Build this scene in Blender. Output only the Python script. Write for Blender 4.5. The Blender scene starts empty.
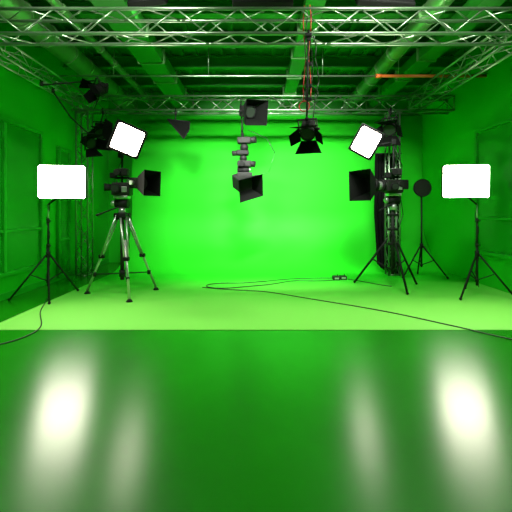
import bpy, bmesh, math, random
from mathutils import Vector, Matrix
random.seed(4)
scene=bpy.context.scene
scene.view_settings.view_transform='Standard'
scene.view_settings.look='None'
PI=math.pi

# ---------------------------------------------------------------- materials
def mat(name,col,rough=0.5,metal=0.0,emit=None,estr=0,noise=0.0,nscale=6.0,bump=0.0,spec=0.5,rvar=0.0):
    m=bpy.data.materials.new(name); m.use_nodes=True
    nt=m.node_tree; b=nt.nodes['Principled BSDF']
    b.inputs['Base Color'].default_value=(*col,1)
    b.inputs['Roughness'].default_value=rough
    b.inputs['Metallic'].default_value=metal
    b.inputs['Specular IOR Level'].default_value=spec
    if emit:
        b.inputs['Emission Color'].default_value=(*emit,1); b.inputs['Emission Strength'].default_value=estr
    if noise or bump or rvar:
        tc=nt.nodes.new('ShaderNodeTexCoord'); n=nt.nodes.new('ShaderNodeTexNoise')
        n.inputs['Scale'].default_value=nscale; n.inputs['Detail'].default_value=6
        nt.links.new(tc.outputs['Object'],n.inputs['Vector'])
        if noise:
            r=nt.nodes.new('ShaderNodeMapRange')
            r.inputs['From Min'].default_value=0.3; r.inputs['From Max'].default_value=0.7
            nt.links.new(n.outputs['Fac'],r.inputs['Value'])
            mx=nt.nodes.new('ShaderNodeMix'); mx.data_type='RGBA'
            mx.inputs[6].default_value=(*[c*(1-noise) for c in col],1)
            mx.inputs[7].default_value=(*[min(1,c*(1+noise)) for c in col],1)
            nt.links.new(r.outputs[0],mx.inputs[0]); nt.links.new(mx.outputs[2],b.inputs['Base Color'])
        if rvar:
            r2=nt.nodes.new('ShaderNodeMapRange')
            r2.inputs['From Min'].default_value=0.3; r2.inputs['From Max'].default_value=0.7
            r2.inputs['To Min'].default_value=rough-rvar; r2.inputs['To Max'].default_value=rough+rvar
            nt.links.new(n.outputs['Fac'],r2.inputs['Value']); nt.links.new(r2.outputs[0],b.inputs['Roughness'])
        if bump:
            bp=nt.nodes.new('ShaderNodeBump'); bp.inputs['Strength'].default_value=bump; bp.inputs['Distance'].default_value=0.02
            nt.links.new(n.outputs['Fac'],bp.inputs['Height']); nt.links.new(bp.outputs[0],b.inputs['Normal'])
    return m
M={}
M['cyc']=mat('chroma_green_paint',(0.018,0.62,0.012),0.6,spec=0.2)
M['floor']=mat('glossy_green_floor',(0.010,0.27,0.003),0.26,noise=0.12,nscale=0.8,spec=0.5)
# roller-applied finish: brushed along the length of the room
_nt=M['floor'].node_tree; _b=_nt.nodes['Principled BSDF']; _b.inputs['Anisotropic'].default_value=.5
_c=_nt.nodes.new('ShaderNodeCombineXYZ'); _c.inputs[1].default_value=1; _nt.links.new(_c.outputs[0],_b.inputs['Tangent'])
M['wall']=mat('green_wall_paint',(0.012,0.50,0.010),0.35,noise=0.06,nscale=1.0)
M['ceil']=mat('green_ceiling_deck',(0.012,0.20,0.012),0.5,noise=0.3,nscale=1.2)
M['joist']=mat('green_steel_joist',(0.022,0.26,0.02),0.4)
M['duct']=mat('duct_metal',(0.2,0.42,0.16),0.38,0.5,noise=0.15,nscale=3)
M['alu']=mat('aluminium',(0.28,0.38,0.26),0.3,0.85)
M['silver']=mat('silver_tube',(0.5,0.55,0.5),0.3,0.7)
M['black']=mat('black_metal',(0.009,0.010,0.009),0.6,spec=0.2)
M['blackm']=mat('black_fabric',(0.005,0.006,0.005),0.9,spec=0.05)
M['dark']=mat('dark_grey_plastic',(0.016,0.018,0.015),0.6,spec=0.2)
M['rim']=mat('grey_fabric_rim',(0.12,0.13,0.12),0.7)
M['emit']=mat('softbox_diffuser',(0.9,0.9,0.9),0.6,emit=(1.0,0.91,0.76),estr=42)
M['emit2']=mat('lamp_diffuser',(0.9,0.9,0.9),0.6,emit=(1.0,0.90,0.74),estr=24)
M['lens']=mat('lamp_lens',(0.02,0.03,0.02),0.3,spec=.2)
M['orange']=mat('orange_pipe_paint',(0.85,0.16,0.03),0.45)
M['red']=mat('red_cable',(0.55,0.03,0.02),0.5)
M['glass']=mat('tinted_window_glass',(0.008,0.31,0.010),0.15)
M['frame']=mat('green_window_frame',(0.010,0.38,0.012),0.3)
M['cable']=mat('cable_rubber',(0.006,0.03,0.008),0.5)
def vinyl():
    m=bpy.data.materials.new('graded_green_vinyl'); m.use_nodes=True; nt=m.node_tree; b=nt.nodes['Principled BSDF']
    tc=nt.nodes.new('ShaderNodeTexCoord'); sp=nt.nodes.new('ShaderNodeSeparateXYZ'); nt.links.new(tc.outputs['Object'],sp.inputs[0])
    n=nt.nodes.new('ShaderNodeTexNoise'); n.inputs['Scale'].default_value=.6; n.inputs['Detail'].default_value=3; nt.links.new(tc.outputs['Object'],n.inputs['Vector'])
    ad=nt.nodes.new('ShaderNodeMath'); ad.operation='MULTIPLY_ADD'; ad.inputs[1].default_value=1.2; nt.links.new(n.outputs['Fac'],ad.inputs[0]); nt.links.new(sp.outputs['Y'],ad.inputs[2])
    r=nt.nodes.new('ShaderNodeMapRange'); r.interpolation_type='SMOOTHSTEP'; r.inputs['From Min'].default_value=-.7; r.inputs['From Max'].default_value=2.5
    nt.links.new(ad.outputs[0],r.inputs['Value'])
    mx=nt.nodes.new('ShaderNodeMix'); mx.data_type='RGBA'; mx.inputs[6].default_value=(.29,.86,.13,1); mx.inputs[7].default_value=(.018,.62,.012,1)  # pale green at the front, blending to chroma green towards the back
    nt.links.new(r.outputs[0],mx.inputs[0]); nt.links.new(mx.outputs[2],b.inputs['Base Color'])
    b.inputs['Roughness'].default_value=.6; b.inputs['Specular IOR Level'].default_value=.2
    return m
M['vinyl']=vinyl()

# ---------------------------------------------------------------- mesh builder
def frame(pos,d,roll=0.0):
    q=Vector(d).normalized().to_track_quat('Y','Z')
    return Matrix.Translation(Vector(pos))@q.to_matrix().to_4x4()@Matrix.Rotation(roll,4,'Y')
class B:
    def __init__(s,name):
        s.name=name; s.bm=bmesh.new(); s.mats=[]; s.M=Matrix.Identity(4)
    def mi(s,k):
        if k not in s.mats: s.mats.append(k)
        return s.mats.index(k)
    def v(s,p): return s.bm.verts.new(s.M@Vector(p))
    def f(s,vs,k,smooth=False):
        try:
            fc=s.bm.faces.new(vs); fc.material_index=s.mi(k); fc.smooth=smooth
        except ValueError: pass
    def tube(s,a,b,r,k,r2=None,n=10,cap=True):
        a=Vector(a); b=Vector(b); r2=r if r2 is None else r2
        d=(b-a)
        if d.length<1e-6: return
        d.normalize(); u=d.orthogonal().normalized(); w=d.cross(u)
        A=[];C=[]
        for i in range(n):
            t=2*PI*i/n; o=u*math.cos(t)+w*math.sin(t)
            A.append(s.v(a+o*r)); C.append(s.v(b+o*r2))
        for i in range(n):
            j=(i+1)%n; s.f([A[i],A[j],C[j],C[i]],k,True)
        if cap: s.f(A[::-1],k); s.f(C,k)
    def path(s,pts,r,k,n=8):
        for i in range(len(pts)-1): s.tube(pts[i],pts[i+1],r,k,n=n)
    def frus(s,y0,w0,h0,y1,w1,h1,k,capa=True,capb=True,c0=(0,0),c1=(0,0)):
        def ring(y,w,h,c): return [s.v((c[0]+sx*w/2,y,c[1]+sz*h/2)) for sx,sz in((-1,-1),(1,-1),(1,1),(-1,1))]
        A=ring(y0,w0,h0,c0); C=ring(y1,w1,h1,c1)
        for i in range(4):
            j=(i+1)%4; s.f([A[i],A[j],C[j],C[i]],k)
        if capa: s.f(A[::-1],k)
        if capb: s.f(C,k)
    def rrings(s,secs,k,capa=False,capb=False,smooth=True):
        """rounded-rectangle sections along local Y: (y,w,h,radius)"""
        R=[]
        for y,w,h,r in secs:
            pts=[]
            for cx,cz,a0 in((w/2-r,h/2-r,0),(-w/2+r,h/2-r,PI/2),(-w/2+r,-h/2+r,PI),(w/2-r,-h/2+r,1.5*PI)):
                for i in range(6):
                    a=a0+PI/2*i/5; pts.append(s.v((cx+r*math.cos(a),y,cz+r*math.sin(a))))
            R.append(pts)
        n=len(R[0])
        for q in range(len(R)-1):
            for i in range(n):
                j=(i+1)%n; s.f([R[q][i],R[q][j],R[q+1][j],R[q+1][i]],k,smooth)
        if capa: s.f(R[0][::-1],k)
        if capb: s.f(R[-1],k,smooth)
    def box(s,c,sz,k,bev=0.0,R=None):
        x,y,z=[q/2 for q in sz]; b=min(bev,x*.9,y*.9,z*.9)
        bm2=bmesh.new(); bmesh.ops.create_cube(bm2,size=1)
        for vv in bm2.verts: vv.co=Vector((vv.co.x*sz[0],vv.co.y*sz[1],vv.co.z*sz[2]))
        if b>0: bmesh.ops.bevel(bm2,geom=bm2.edges[:]+bm2.verts[:],offset=b,segments=2,affect='EDGES',profile=0.5)
        T=Matrix.Translation(Vector(c))@(R if R else Matrix.Identity(4))
        mp={vv:s.v(T@vv.co) for vv in bm2.verts}
        for fc in bm2.faces: s.f([mp[q] for q in fc.verts],k)
        bm2.free()
    def quad(s,p,k,th=0.004):
        p=[Vector(q) for q in p]; n=(p[1]-p[0]).cross(p[2]-p[0]).normalized()*th
        A=[s.v(q-n) for q in p]; C=[s.v(q+n) for q in p]
        s.f(A[::-1],k); s.f(C,k)
        m=len(p)
        for i in range(m):
            j=(i+1)%m; s.f([A[i],A[j],C[j],C[i]],k)
    def ball(s,c,r,k,n=12):
        rings=[]
        for i in range(1,n//2):
            ph=PI*i/(n//2)
            rings.append([s.v((c[0]+r*math.sin(ph)*math.cos(2*PI*j/n),c[1]+r*math.sin(ph)*math.sin(2*PI*j/n),c[2]+r*math.cos(ph))) for j in range(n)])
        t=s.v((c[0],c[1],c[2]+r)); b=s.v((c[0],c[1],c[2]-r))
        for i in range(len(rings)-1):
            for j in range(n): s.f([rings[i][j],rings[i+1][j],rings[i+1][(j+1)%n],rings[i][(j+1)%n]],k,True)
        for j in range(n):
            s.f([t,rings[0][j],rings[0][(j+1)%n]],k,True); s.f([b,rings[-1][(j+1)%n],rings[-1][j]],k,True)
    def ring(s,c,axis,R,r,k,a0=0,a1=2*PI,n=24):
        ax=Vector(axis).normalized(); u=ax.orthogonal().normalized(); w=ax.cross(u); c=Vector(c)
        pts=[c+(u*math.cos(a0+(a1-a0)*i/n)+w*math.sin(a0+(a1-a0)*i/n))*R for i in range(n+1)]
        s.path(pts,r,k,n=6)
    def done(s,normals=True):
        if normals: bmesh.ops.recalc_face_normals(s.bm,faces=s.bm.faces[:])
        co=[v.co for v in s.bm.verts]
        mn=[min(c[i] for c in co) for i in range(3)]; mx=[max(c[i] for c in co) for i in range(3)]
        o=Vector(((mn[0]+mx[0])/2,(mn[1]+mx[1])/2,mn[2]))
        bmesh.ops.translate(s.bm,verts=s.bm.verts[:],vec=-o)
        me=bpy.data.meshes.new(s.name); s.bm.to_mesh(me); s.bm.free()
        for k in s.mats: me.materials.append(M[k])
        ob=bpy.data.objects.new(s.name,me); ob.location=o
        scene.collection.objects.link(ob); return ob

# ---------------------------------------------------------------- room shell
XL,XR,YB,YF,H=-4.5,4.85,11.6,-2.2,5.2
def slab(name,c,sz,k):
    b=B(name); b.box(c,sz,k); return b.done()
slab('floor',((XL+XR)/2,(YB+YF)/2,-0.05),(XR-XL+.4,YB-YF+.4,0.1),'floor')
slab('wall_left',(XL-.1,(YB+YF)/2,H/2),(.2,YB-YF+.4,H),'wall')
slab('wall_right',(XR+.1,(YB+YF)/2,H/2),(.2,YB-YF+.4,H),'wall')
slab('wall_back',((XL+XR)/2,YB+.1,H/2),(XR-XL,.2,H),'wall')
slab('wall_front',((XL+XR)/2,YF-.1,H/2),(XR-XL,.2,H),'ceil')
b=B('ceiling'); b.box(((XL+XR)/2,(YB+YF)/2,H+.08),(XR-XL+.4,YB-YF+.4,.1),'ceil')
x=XL+.1
while x<XR-.1:
    b.box((x,(YB+YF)/2,H+.005),(.09,YB-YF,.05),'ceil'); x+=.3
b.done()
for i,y in enumerate([3.0,5.2,6.5,7.7,8.9,10.2]):
    b=B('ceiling_joist'); w=(XR-XL)
    b.box(((XL+XR)/2,y,5.165),(w,.16,.025),'joist'); b.box(((XL+XR)/2,y,4.93),(w,.16,.025),'joist'); b.box(((XL+XR)/2,y,5.05),(w,.02,.23),'joist')
    b.done()
b=B('baseboard_left'); b.box((XL+.012,(YB+YF)/2,.06),(.024,YB-YF,.12),'frame',.004); b.done()
b=B('baseboard_right'); b.box((XR-.012,1.43,.06),(.024,7.25,.12),'frame',.004); b.done()

# painted vinyl floor and cyclorama
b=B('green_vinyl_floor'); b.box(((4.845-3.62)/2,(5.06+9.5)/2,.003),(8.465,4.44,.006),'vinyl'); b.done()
b=B('green_screen_cyclorama')
prof=[(9.5,.006)]; R=1.6
for i in range(1,17):
    a=PI/2*i/16; prof.append((9.5+R*math.sin(a),0.006+R*(1-math.cos(a))))
prof+= [(11.1,3.0),(11.1,4.35),(11.2,4.35),(11.2,1.0)]
xs=[-3.62+ (4.845+3.62)*i/40 for i in range(41)]
rows=[[b.v((x,y,z)) for x in xs] for y,z in prof]
for i in range(len(rows)-1):
    for j in range(40): b.f([rows[i][j],rows[i][j+1],rows[i+1][j+1],rows[i+1][j]],'cyc',i<=17)
cyc=b.done(normals=False)

def window(name,X,y0,y1,z0,z1,sgn,div=2):
    b=B(name); t=.07
    b.box((X+sgn*.015,(y0+y1)/2,(z0+z1)/2),(.02,y1-y0,z1-z0),'glass')
    for z in(z0,z1): b.box((X+sgn*.035,(y0+y1)/2,z),(.06,y1-y0+t,t),'frame',.008)
    for i in range(div+1):
        y=y0+(y1-y0)*i/div; b.box((X+sgn*.035,y,(z0+z1)/2),(.06,t,z1-z0-t),'frame',.008)
    b.box((X+sgn*.035,(y0+y1)/2,z0+(z1-z0)*.28),(.05,y1-y0-t,.05),'frame',.008)
    b.done()
window('window_1',XL,4.4,7.9,.45,3.2,1,3)
window('window_2',XR,6.9,8.3,.7,3.3,-1,1)
window('window_3',XL,8.6,9.1,.1,3.0,1,1)

# ---------------------------------------------------------------- trusses
def truss(name,a,bb,w=.34,h=.34,r=.024,step=.34):
    a=Vector(a); bb=Vector(bb); d=(bb-a); L=d.length; d.normalize()
    up=Vector((0,0,1)) if abs(d.z)<.5 else Vector((0,1,0)); side=d.cross(up).normalized()
    b=B(name); n=max(2,round(L/step)); cs=[(-1,-1),(1,-1),(1,1),(-1,1)]
    P=lambda t,c:a+d*t+side*(c[0]*w/2)+up*(c[1]*h/2)
    for c in cs: b.tube(P(0,c),P(L,c),r,'alu',n=10)
    for fidx in range(4):
        c0,c1=cs[fidx],cs[(fidx+1)%4]
        for i in range(n):
            t0=L*i/n; t1=L*(i+1)/n
            if i%2: b.tube(P(t0,c0),P(t1,c1),r*.45,'alu',n=6)
            else: b.tube(P(t0,c1),P(t1,c0),r*.45,'alu',n=6)
        for t in (0.02,L-.02): b.tube(P(t,c0),P(t,c1),r*.6,'alu',n=6)
    return b.done()
truss('lighting_truss',(XL+.02,5.4,4.2),(XR-.02,5.4,4.2),step=.42)
truss('lighting_truss',(XL+.02,9.4,4.2),(XR-.02,9.4,4.2),step=.4)
truss('lighting_truss',(3.85,5.6,4.2),(3.85,9.2,4.2),w=.3,h=.3,step=.36)
truss('lighting_truss',(-4.05,5.6,4.12),(-4.05,9.2,4.12),w=.26,h=.26,r=.018,step=.36)
truss('truss_tower',(-4.22,9.35,0),(-4.22,9.35,4.0),w=.28,h=.28,r=.02,step=.3)
truss('truss_tower',(3.35,9.33,0.007),(3.35,9.33,4.0),w=.26,h=.26,r=.02,step=.3)
b=B('overhead_pipe'); b.tube((XL,8.0,4.42),(2.6,8.0,4.42),.018,'alu'); b.tube((2.6,8.0,4.42),(XR,8.0,4.42),.032,'orange')
b.tube((2.52,8,4.42),(2.64,8,4.42),.045,'orange')
for x in(-3,-1,1.4,3,4.4): b.tube((x,8,4.42),(x,8,H),.008,'alu',n=6)
b.done()
def round_duct(name,x,z,r,y0,y1):
    b=B(name); b.tube((x,y0,z),(x,y1,z),r,'duct',n=28)
    y=y0+.3
    while y<y1:
        b.tube((x,y-.02,z),(x,y+.02,z),r+.018,'duct',n=28); b.tube((x,y,z+r),(x,y,H),.01,'alu',n=6); y+=.75
    b.done()
round_duct('ventilation_duct',-3.75,4.72,.2,-1,11.4)
round_duct('ventilation_duct',2.75,4.72,.15,-1,11.4)
round_duct('ventilation_duct',-3.1,4.8,.07,-1,11.4)
def rect_duct(x,z,w,h,y0,y1):
    b=B('rectangular_duct'); b.box((x,(y0+y1)/2,z),(w,y1-y0,h),'joist',.01)
    y=y0+.4
    while y<y1:
        b.box((x,y,z),(w+.05,.04,h+.05),'duct',.005)
        for s in(-1,1): b.tube((x+s*(w/2+.03),y,z-h/2),(x+s*(w/2+.03),y,H),.008,'alu',n=6)
        y+=1.2
    b.done()
rect_duct(-2.15,4.74,.5,.25,-1,11.4)
rect_duct(3.5,4.78,.35,.22,-1,11.4)
rect_duct(.9,4.8,.3,.16,-1,11.4)

# ---------------------------------------------------------------- lamps
def clamp(b,p):
    b.ring(p,(1,0,0),.04,.012,'black',n=12)
    b.box((p[0],p[1],p[2]-.075),(.05,.05,.07),'black',.008)
    b.tube((p[0]+.02,p[1],p[2]-.05),(p[0]+.09,p[1],p[2]-.05),.01,'silver',n=6)
def lamp_head(b,pos,d,s=1.0,roll=0,doors=True,yoke_up=True,lens='lens',square=False,flare=.16):
    old=b.M; b.M=frame(pos,d,roll)
    if square:
        b.box((0,-.02*s,0),(.26*s,.26*s,.26*s),'dark',.03*s)
    else:
        b.tube((0,-.18*s,0),(0,-.12*s,0),.07*s,'black',.12*s,n=20)
        b.tube((0,-.12*s,0),(0,.1*s,0),.13*s,'dark',.13*s,n=20)
    for i in range(4): b.tube((0,(-.1+.05*i)*s,0),(0,(-.085+.05*i)*s,0),.145*s,'black',n=20)
    b.tube((0,.1*s,0),(0,.15*s,0),.15*s,'black',.155*s,n=24)
    b.tube((0,.15*s,0),(0,.158*s,0),.125*s,lens,n=24)
    b.ring((0,.16*s,0),(0,1,0),.14*s,.012*s,'black')
    b.box((0,-.2*s,.03*s),(.1*s,.05*s,.08*s),'dark',.01*s)
    if doors:
        q=.15*s; l=.2*s; o=flare*s
        for k in range(4):
            Rm=Matrix.Rotation(PI/2*k,4,'Y'); p=[Rm@Vector(c) for c in((-q,.16*s,q),(q,.16*s,q),(q+(o*.7 if k%2==0 else -o*.2),.16*s+l,q+o),(-q-(o*.7 if k%2==0 else -o*.2),.16*s+l,q+o))]
            b.quad(p,'blackm',.003)
    z=1 if yoke_up else -1
    for sx in(-1,1):
        b.box((sx*.18*s,0,z*.1*s),(.012*s,.045*s,.26*s),'black'); b.tube((sx*.13*s,0,0),(sx*.22*s,0,0),.025*s,'black',n=10)
    b.box((0,0,z*.23*s),(.37*s,.045*s,.012*s),'black')
    top=b.M@Vector((0,0,z*.235*s)); b.M=old
    return top
def hung_lamp(name,top,pos,d,s=1.0,**kw):
    b=B(name); clamp(b,top)
    t=lamp_head(b,pos,d,s,**kw)
    b.tube((top[0],top[1],top[2]-.1),t,.014,'black')
    b.ball(tuple(t),.03,'black')
    pts=[Vector((top[0]+.06,top[1],top[2]-.03)).lerp(Vector(pos),u/8)+Vector((.09*math.sin(PI*u/8)+.02*math.sin(u*2.1),-.03,0)) for u in range(9)]
    b.path(pts,.007,'cable',n=6)
    return b
TB=4.03
b=B('hanging_stage_light'); clamp(b,(-.15,9.23,TB))
t=lamp_head(b,(-.22,9.1,3.96),(.75,-1,-.35),1.0,square=True,doors=False,roll=.12)
b.tube((-.15,9.23,TB-.1),t,.014,'black')
b.M=frame((-.22,9.1,3.96),(.75,-1,-.35),.12); b.frus(.12,.34,.34,.42,.62,.58,'black',False,False); b.frus(.125,.32,.32,.42,.60,.56,'blackm',True,False); b.M=Matrix.Identity(4)
b.done()
b=hung_lamp('hanging_stage_light',(.72,5.23,TB),(.72,5.2,2.70),(-.25,-.7,-.75),.7,square=True)
for k,(c,o) in enumerate([('red',.02),('cable',-.03),('cable',.045),('red',-.05)]):
    pts=[(.72+o+.018*math.sin(i*1.3+k),5.22+.01*k,4.42-.19*i) for i in range(8)]
    b.path(pts,.007,c,n=6)
for z in(4.0,3.6,3.3,3.12): b.box((.72,5.22,z),(.09,.07,.05),'black',.01)
b.ring((.76,5.22,3.2),(0,1,0),.09,.008,'cable'); b.ring((.66,5.2,3.02),(0.3,1,0),.07,.008,'red')
b.done()
# centre rig: drop rod with stacked camera head and hooded lamp at the bottom
b=B('articulated_lamp_rig'); cx,cy=-.3,9.0
clamp(b,(cx-.05,9.23,TB)); b.tube((cx-.05,9.23,TB-.1),(cx-.03,9.1,3.42),.022,'black')
b.tube((cx-.03,9.1,3.44),(cx,cy,3.2),.035,'black')
b.tube((cx,cy,3.3),(cx,cy,2.3),.04,'black')
b.box((cx+.02,cy,3.24),(.32,.24,.15),'dark',.03); b.tube((cx+.1,cy,3.24),(cx+.3,cy-.05,3.26),.07,'black',.08,n=16)
b.ball((cx+.02,cy,3.08),.1,'black')
b.box((cx-.02,cy,2.95),(.3,.22,.12),'black',.03); b.tube((cx-.1,cy-.02,2.95),(cx-.26,cy-.05,2.93),.06,'dark',n=14)
b.ball((cx,cy,2.82),.09,'black')
b.box((cx+.03,cy,2.69),(.34,.24,.15),'dark',.03); b.tube((cx+.12,cy-.05,2.7),(cx+.28,cy-.08,2.67),.06,'black',.075,n=14)
b.tube((cx-.02,cy-.1,2.69),(cx-.03,cy-.2,2.68),.06,'black',n=16)
b.tube((cx-.14,cy,2.55),(cx+.14,cy,2.55),.07,'black',n=14); b.ball((cx+.15,cy-.03,2.55),.03,'silver')
b.box((cx+.03,cy,2.43),(.36,.2,.12),'dark',.02)
b.M=frame((cx-.02,cy-.02,2.26),(.5,-.75,-.4),.3)
b.box((0,-.02,0),(.36,.36,.34),'dark',.03); b.tube((0,.12,0),(0,.17,0),.17,'black',n=20); b.box((-.2,0,0),(.08,.2,.14),'dark',.02)
b.frus(.14,.34,.34,.42,.62,.56,'black',False,False); b.frus(.145,.32,.32,.42,.60,.54,'blackm',True,False); b.tube((0,.15,0),(0,.16,0),.13,'lens',n=20)
b.M=Matrix.Identity(4)
b.path([(cx+.1,cy,3.5),(cx+.55,cy,3.3),(cx+.75,cy,2.95),(cx+.6,cy,2.5),(cx+.15,cy,2.35)],.007,'cable',n=6)
b.done()
hung_lamp('hanging_stage_light',(-3.72,9.23,TB),(-3.72,9.1,3.5),(.3,-.6,-.6),1.0,square=True).done()
b=B('hanging_stage_light'); clamp(b,(-3.95,7.4,3.99)); t=lamp_head(b,(-3.25,7.35,2.92),(.8,-.5,-.4),.7,roll=.2); b.tube((-3.95,7.4,3.9),(-3.6,7.38,3.4),.015,'black'); b.tube((-3.6,7.38,3.4),t,.015,'black'); b.done()
b=B('hanging_stage_light'); clamp(b,(-3.95,7.0,3.99)); t=lamp_head(b,(-3.1,7.6,4.02),(-.6,-.5,-.5),.8,roll=.2); b.tube((-3.95,7.0,3.9),t,.015,'black'); b.done()
hung_lamp('hanging_stage_light',(3.25,9.17,TB),(3.18,8.95,3.55),(-.4,-.6,-.5),1.0,square=True).done()
b=B('light_flag'); clamp(b,(-1.95,9.23,TB)); b.tube((-1.95,9.23,TB-.1),(-1.95,9.2,3.75),.012,'black')
b.quad([(-2.15,9.2,3.80),(-1.6,9.2,3.74),(-1.6,9.1,3.52),(-1.72,9.05,3.3)],'blackm',.008)
b.path([(-2.15,9.2,3.80),(-1.6,9.2,3.74),(-1.6,9.1,3.52),(-1.72,9.05,3.3),(-2.15,9.2,3.80)],.012,'black'); b.done()

# ---------------------------------------------------------------- softbox on stand
def softbox(b,pos,d,w,h,dep,k,roll=0,side='blackm',lip=0.0):
    old=b.M; b.M=frame(pos,d,roll)
    W=w+lip; Hh=h+lip; r=.045
    b.rrings([(-dep,w*.4,h*.45,.03),(-dep*.55,w*.82,h*.84,.04),(-.07,W,Hh,r)],side,True,False)
    b.rrings([(-.07,W,Hh,r),(.0,W,Hh,r),(.002,W-.02,Hh-.02,r)],'dark' if lip==0 else 'black')
    # gently bulging fabric diffuser
    e=w-.016; g=h-.016
    b.rrings([(-.012,e,g,r-.005),(.0,e*.97,g*.97,r),(.012,e*.8,g*.8,r),(.020,e*.5,g*.5,r),(.023,e*.2,g*.25,.03)],k,True,True)
    if lip: b.rrings([(-.014,W,Hh,r),(-.012,W,Hh,r)],'black',True,True)
    for sx,sz in((-1,-1),(1,-1),(1,1),(-1,1)):
        b.tube((sx*W/2*.97,-.07,sz*Hh/2*.97),(sx*w*.2,-dep,sz*h*.225),.008,'black',n=6)
    b.tube((0,-dep-.03,0),(0,-dep,0),min(w,h)*.3,'dark',n=20)
    b.tube((0,-dep-.22,0),(0,-dep-.03,0),.075,'black',n=18)
    b.box((0,-dep-.1,-.1),(.05,.08,.1),'black',.01)
    m=b.M@Vector((0,-dep-.1,-.14)); b.M=old; return m
def legs(b,c,top,feet,r=.014,k='black',mid=.45,hub=.3):
    c=Vector(c)
    for ft in feet:
        ft=Vector(ft); a=Vector((c.x,c.y,top))
        dirn=(ft-a); b.tube(a+Vector((ft.x-c.x,ft.y-c.y,0)).normalized()*.03,ft+Vector((0,0,.02)),r,k)
        b.ball((ft.x,ft.y,ft.z+.026),.026,'black')
        mp=a+dirn*mid; b.tube((c.x,c.y,hub),mp,r*.65,k,n=6)
    b.tube((c.x,c.y,top-.05),(c.x,c.y,top+.06),.038,'black',n=14)
    b.tube((c.x,c.y,hub-.03),(c.x,c.y,hub+.03),.032,'black',n=14)
def light_stand_softbox(cx,cy,px,pz,d,angles,rad=.62,Z=0):
    b=B('softbox_light')
    m=softbox(b,(px,cy-.18,pz),d,.80,.60,.26,'emit')
    b.tube((cx,cy,.2),(cx,cy,.95),.022,'black'); b.tube((cx,cy,.95),(cx,cy,1.45),.018,'dark'); b.tube((cx,cy,1.4),(cx,cy,1.72),.014,'silver')
    for z in(.95,1.4): b.tube((cx,cy,z-.03),(cx,cy,z+.03),.03,'black',n=12); b.tube((cx,cy,z),(cx+.06,cy-.02,z),.01,'black',n=6)
    b.tube((cx,cy,1.7),m,.016,'black'); b.ball(tuple(m),.035,'black')
    legs(b,(cx,cy,0),.78,[(cx+rad*math.cos(a),cy+rad*math.sin(a),Z) for a in angles],r=.017)
    b.path([(cx+.03*math.cos(i*1.1),cy+.03*math.sin(i*1.1),1.7-.09*i) for i in range(18)],.006,'cable',n=5)
    return b.done()
light_stand_softbox(-3.80,6.95,-3.46,2.1,(.2,-1,-.03),[math.radians(a) for a in(207,300,60)],.6)
light_stand_softbox(4.10,7.05,3.80,2.12,(-.16,-1,-.03),[math.radians(a) for a in(-30,215,80)],.6,.006)

# ---------------------------------------------------------------- heavy tripod rig (left)
def heavy_tripod(b,c,top,feet):
    c=Vector(c); a=Vector((c.x,c.y,top))
    for ft in feet:
        ft=Vector(ft); out=Vector((ft.x-c.x,ft.y-c.y,0)).normalized(); sd=Vector((-out.y,out.x,0))
        st=a+out*.09; mid=st.lerp(ft,.52)
        for s in(-1,1):
            b.tube(st+sd*s*.05,mid+sd*s*.035,.019,'silver',n=10)
        b.tube(st.lerp(ft,.3),ft+Vector((0,0,.05)),.025,'silver',n=10)
        b.box(tuple(mid),(.1,.1,.07),'black',.015); b.box(tuple(st),(.13,.13,.09),'black',.02)
        lo=st.lerp(ft,.75); b.tube((c.x,c.y,.42),lo,.011,'dark',n=8); b.tube(lo-Vector((0,0,.04)),lo+Vector((0,0,.04)),.033,'black',n=10)
        b.tube((ft.x,ft.y,ft.z),(ft.x,ft.y,ft.z+.04),.06,'black',.035,n=14)
    b.tube((c.x,c.y,top-.08),(c.x,c.y,top+.05),.12,'black',.1,n=20)
    b.tube((c.x,c.y,.3),(c.x,c.y,top),.035,'dark',n=12); b.tube((c.x,c.y,.36),(c.x,c.y,.48),.055,'black',n=12)
def head_stack(b,c,z0,z1,big=1.0):
    x,y=c
    b.tube((x,y,z0),(x,y,z0+.12),.07,'silver',.06,n=18)
    b.tube((x-.12,y,z0+.2),(x+.12,y,z0+.2),.085,'black',n=18)
    b.ball((x-.15,y-.02,z0+.2),.06,'silver')
    b.tube((x+.1,y,z0+.2),(x-.3,y-.2,z0+.02),.013,'black')
    b.tube((x-.3,y-.2,z0+.02),(x-.38,y-.25,z0-.02),.02,'black')
    b.box((x,y,z0+.32),(.26,.2,.05),'silver',.01)
    b.box((x,y,z0+.47),(.3*big,.24,.24),'dark',.03)
    b.tube((x-.16*big,y-.05,z0+.5),(x-.26*big,y-.09,z0+.5),.06,'black',.075,n=18)
    b.tube((x-.05,y-.12,z0+.48),(x-.05,y-.25,z0+.47),.065,'black',.08,n=18)
    b.tube((x-.05,y-.25,z0+.47),(x-.05,y-.256,z0+.47),.06,'lens',n=18)
    b.box((x+.08,y-.13,z0+.46),(.1,.03,.1),'silver',.01)
    b.tube((x-.1,y,z0+.59),(x-.1,y,z0+.68),.012,'silver'); b.tube((x+.1,y,z0+.59),(x+.1,y,z0+.68),.012,'silver')
    b.tube((x-.13,y,z0+.68),(x+.14,y,z0+.68),.022,'black')
    b.box((x-.14,y-.06,z0+.72),(.12,.1,.1),'black',.015)
    b.tube((x,y,z0+.55),(x,y,z1),.02,'black')
    b.tube((x,y,z0+.76),(x,y,z0+.86),.045,'silver',n=14)
    b.ball((x+.07,y-.05,z0+.8),.035,'black')
    b.box((x+.03,y-.03,z0+.78),(.2,.18,.14),'dark',.025); b.tube((x-.02,y-.1,z0+.78),(x-.04,y-.2,z0+.77),.05,'black',.06,n=16)
b=B('studio_lamp_tripod'); lx,ly=-2.5,7.1
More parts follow.
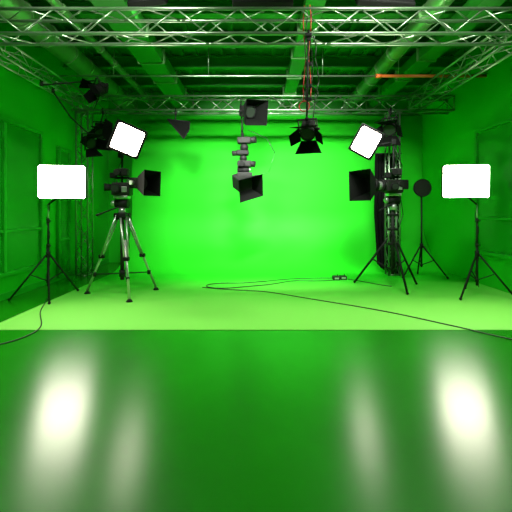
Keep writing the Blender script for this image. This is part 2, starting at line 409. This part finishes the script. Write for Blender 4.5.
heavy_tripod(b,(lx,ly,0),1.5,[(-3.22,7.25,0.006),(-2.2,6.6,0.006),(-2.0,7.6,0.006)])
head_stack(b,(lx,ly),1.52,2.62,1.15)
b.tube((lx+.1,ly,2.02),(lx+.36,ly-.02,2.08),.025,'silver')
b.M=frame((lx+.3,ly-.04,2.1),(1,-.5,-.05)); b.box((0,-.02,0),(.2,.22,.2),'dark',.03); b.tube((0,.08,0),(0,.14,0),.11,'black',n=18)
b.frus(.1,.22,.22,.36,.44,.46,'black',True,False); b.frus(.105,.2,.2,.36,.42,.44,'blackm',True,False); b.tube((.1,-.02,0),(.16,-.02,0),.04,'silver',n=12)
b.M=Matrix.Identity(4)
b.box((lx-.02,ly,2.62),(.1,.1,.1),'black',.02)
m=softbox(b,(lx+.20,ly-.28,2.86),(.55,-1,-.25),.50,.48,.40,'emit2',roll=math.radians(-19),lip=.07)
b.tube((lx,ly,2.62),m,.018,'black'); b.ball(tuple(m),.04,'black')
b.quad([(lx-.12,ly-.15,3.18),(lx-.30,ly-.05,3.3),(lx-.40,ly+.05,3.02),(lx-.18,ly-.12,2.76)],'blackm')
b.path([(lx,ly+.05,2.6),(lx-.15,ly,2.2),(lx-.12,ly,1.8),(lx+.05,ly+.1,1.45),(lx+.1,ly+.1,.9),(lx+.03,ly+.06,.45)],.008,'cable',n=6)
b.done()
# ---------------------------------------------------------------- right rig
b=B('studio_lamp_tripod'); rx,ry=2.82,7.85; Z=.006
heavy=[(2.15,8.3,Z),(2.85,7.15,Z),(3.42,8.1,Z)]
legs(b,(rx,ry,0),1.1,heavy,r=.022,mid=.5,hub=.35)
b.tube((rx,ry,.28),(rx,ry,1.72),.036,'dark',n=12); b.tube((rx-.08,ry,.9),(rx-.08,ry,1.7),.016,'silver'); b.tube((rx+.08,ry,.9),(rx+.08,ry,1.7),.016,'silver')
for z in(.9,1.2,1.5,1.7): b.box((rx,ry,z),(.22,.08,.05),'black',.012)
head_stack(b,(rx+.02,ry),1.6,3.0,1.15)
b.M=frame((rx-.12,ry-.08,2.1),(-1,-.5,-.03))
b.box((0,-.1,0),(.22,.42,.24),'dark',.025); b.tube((0,.1,0),(0,.42,0),.085,'silver',.095,n=18); b.tube((0,.16,0),(0,.22,0),.12,'black',n=18)
b.tube((0,.36,0),(0,.46,0),.14,'black',n=18)
b.frus(.46,.26,.28,.76,.60,.60,'black',True,False); b.frus(.465,.24,.26,.76,.58,.58,'blackm',True,False)
b.box((0,-.4,.02),(.18,.2,.2),'black',.02); b.box((0,-.05,.17),(.06,.34,.05),'black',.01)
b.tube((.13,-.1,0),(.2,-.1,.0),.05,'silver',n=14); b.tube((-.13,-.2,.02),(-.18,-.2,.02),.06,'dark',n=14)
b.M=Matrix.Identity(4)
m=softbox(b,(rx-.62,ry-.25,2.96),(-.5,-1,-.25),.44,.52,.40,'emit2',roll=math.radians(-32),lip=.07)
b.tube((rx+.02,ry,3.0),m,.018,'black'); b.ball(tuple(m),.04,'black'); b.box((rx+.02,ry,3.0),(.1,.1,.12),'black',.02)
b.path([(rx+.05,ry,2.9),(rx+.2,ry,2.5),(rx+.15,ry,2.0),(rx+.22,ry,1.5),(rx+.05,ry,1.0),(rx+.05,ry,.5)],.008,'cable',n=6)
b.done()
b=B('reflector_stand'); sx,sy=3.92,9.0
legs(b,(sx,sy,0),.75,[(sx-.5,sy-.15,Z),(sx+.5,sy-.25,Z),(sx+.1,sy+.45,Z)],r=.018)
b.tube((sx,sy,.25),(sx,sy,1.95),.02,'black')
b.tube((sx,sy-.06,2.12),(sx,sy+.0,2.12),.2,'dark',.2,n=28); b.ring((sx,sy-.06,2.12),(0,1,0),.2,.014,'black',n=28); b.tube((sx,sy,2.12),(sx,sy+.12,2.12),.14,'black',.05,n=20)
b.tube((sx,sy+.03,1.9),(sx,sy+.03,2.1),.02,'black'); b.done()
# black drape beside the tower
b=B('black_drape')
n=60; top=[];bot=[];mid=[]
for i in range(n+1):
    u=i/n; x=2.98+.62*u; w=math.sin(i*.75)
    lift=.25*(1-u)**3
    bot.append(b.v((x+.06*(1-u),9.54+.04*w,.01+lift))); mid.append(b.v((x-.02*(1-u),9.53+.03*w,1.5))); top.append(b.v((x,9.52+.02*w,3.0)))
for i in range(n):
    b.f([bot[i],bot[i+1],mid[i+1],mid[i]],'blackm',True); b.f([mid[i],mid[i+1],top[i+1],top[i]],'blackm',True)
b.tube((2.95,9.52,3.01),(3.64,9.52,3.01),.018,'black')
o=b.done(normals=False)
b=B('power_distribution_box')
for i,(x,y) in enumerate([(1.83,8.7),(2.0,8.75)]):
    b.box((x,y,.046),(.15,.2,.08),'dark',.012); b.box((x,y-.1,.05),(.1,.01,.04),'silver',.004)
    b.ring((x,y,.1),(0,1,0),.04,.008,'black',0,PI,8)
b.tube((1.9,8.72,.05),(1.95,8.73,.05),.02,'black'); b.done()

# ---------------------------------------------------------------- cables
def cable(pts,r=.011):
    cu=bpy.data.curves.new('floor_cable','CURVE'); cu.dimensions='3D'; cu.bevel_depth=r; cu.bevel_resolution=2
    sp=cu.splines.new('NURBS'); sp.points.add(len(pts)-1)
    for q,p in zip(sp.points,pts): q.co=(p[0],p[1],p[2],1)
    sp.order_u=4; sp.use_endpoint_u=True; sp.resolution_u=8
    ob=bpy.data.objects.new('floor_cable',cu); cu.materials.append(M['cable']); scene.collection.objects.link(ob)
z=.014
cable([(1.8,8.62,z),(1.3,8.4,z),(.9,8.7,z),(.4,8.1,z),(-.2,7.9,z),(-.7,7.6,z),(-1.15,7.9,z),(-.9,8.3,z),(-.3,8.2,z),(.3,8.5,z),(1.0,8.9,z),(1.8,8.85,z)],.009)
cable([(-1.1,7.8,z),(-.5,7.5,z),(.1,7.55,z),(.8,6.9,z),(1.57,6.35,z),(2.2,5.8,z),(2.65,5.25,z),(2.8,5.1,z),(3.0,4.8,.012),(3.4,4.4,.012),(4.5,4.2,.012)],.008)
cable([(-3.78,6.9,.010),(-3.6,6.5,.010),(-3.4,5.9,.014),(-2.95,5.3,.016),(-2.8,4.8,.010),(-3.1,4.3,.010),(-3.8,4.1,.010)],.008)
cable([(2.1,8.7,z),(2.4,8.5,z),(2.6,8.0,z),(2.82,7.9,z)],.009)

# ---------------------------------------------------------------- lights
def area(name,pos,tgt,w,h,power,col=(1,1,1),spread=180):
    l=bpy.data.lights.new(name,'AREA'); l.shape='RECTANGLE'; l.size=w; l.size_y=h; l.energy=power; l.color=col; l.spread=math.radians(spread)
    o=bpy.data.objects.new(name,l); o.location=pos; o.rotation_euler=(Vector(tgt)-Vector(pos)).to_track_quat('-Z','Y').to_euler()
    scene.collection.objects.link(o); return o
for x,tx,p in((-1.7,-.5,74),(0.1,0.1,110),(1.9,1.2,86)):  # added lamps and housings near the ceiling to wash the back wall with light
    pos=Vector((x,5.75,4.72)); tgt=Vector((tx,10.8,1.35)); d=(tgt-pos).normalized()
    b=B('added_wash_housing'); b.M=frame(pos,d)
    b.box((0,-.08,0),(.9,.1,.34),'black',.02); b.frus(-.03,.86,.3,-.02,.86,.3,'rim')
    b.M=Matrix.Identity(4)
    for s in(-.3,.3): b.tube((x+s,5.69,4.75),(x+s,5.69,H-.01),.012,'black')
    b.done()
    area('added_wash_light',pos+d*.01,tgt,.85,.28,p,(1,1,.95),76)
for x in(-2.2,2.4):  # added out-of-view fill lamps with housings, put in to brighten the floor mat
    b=B('added_fill_housing'); b.box((x,4.3,5.1),(1.8,.4,.12),'dark',.02); b.box((x,4.3,5.03),(1.7,.34,.02),'rim',.004); b.done()
    area('added_fill_light',(x,4.3,5.0),(x*1.1,6.9,0),1.7,.35,250,(1,1,.91))
w=bpy.data.worlds.new('World'); scene.world=w; w.use_nodes=True
w.node_tree.nodes['Background'].inputs[0].default_value=(.02,.2,.03,1); w.node_tree.nodes['Background'].inputs[1].default_value=.3

cam=bpy.data.cameras.new('camera'); co=bpy.data.objects.new('camera',cam); scene.collection.objects.link(co)
co.location=(0,0,1.6); co.rotation_euler=(PI/2,0,0); cam.sensor_width=36; cam.lens=26.72; cam.shift_y=-46/512; cam.clip_start=.05
scene.camera=co
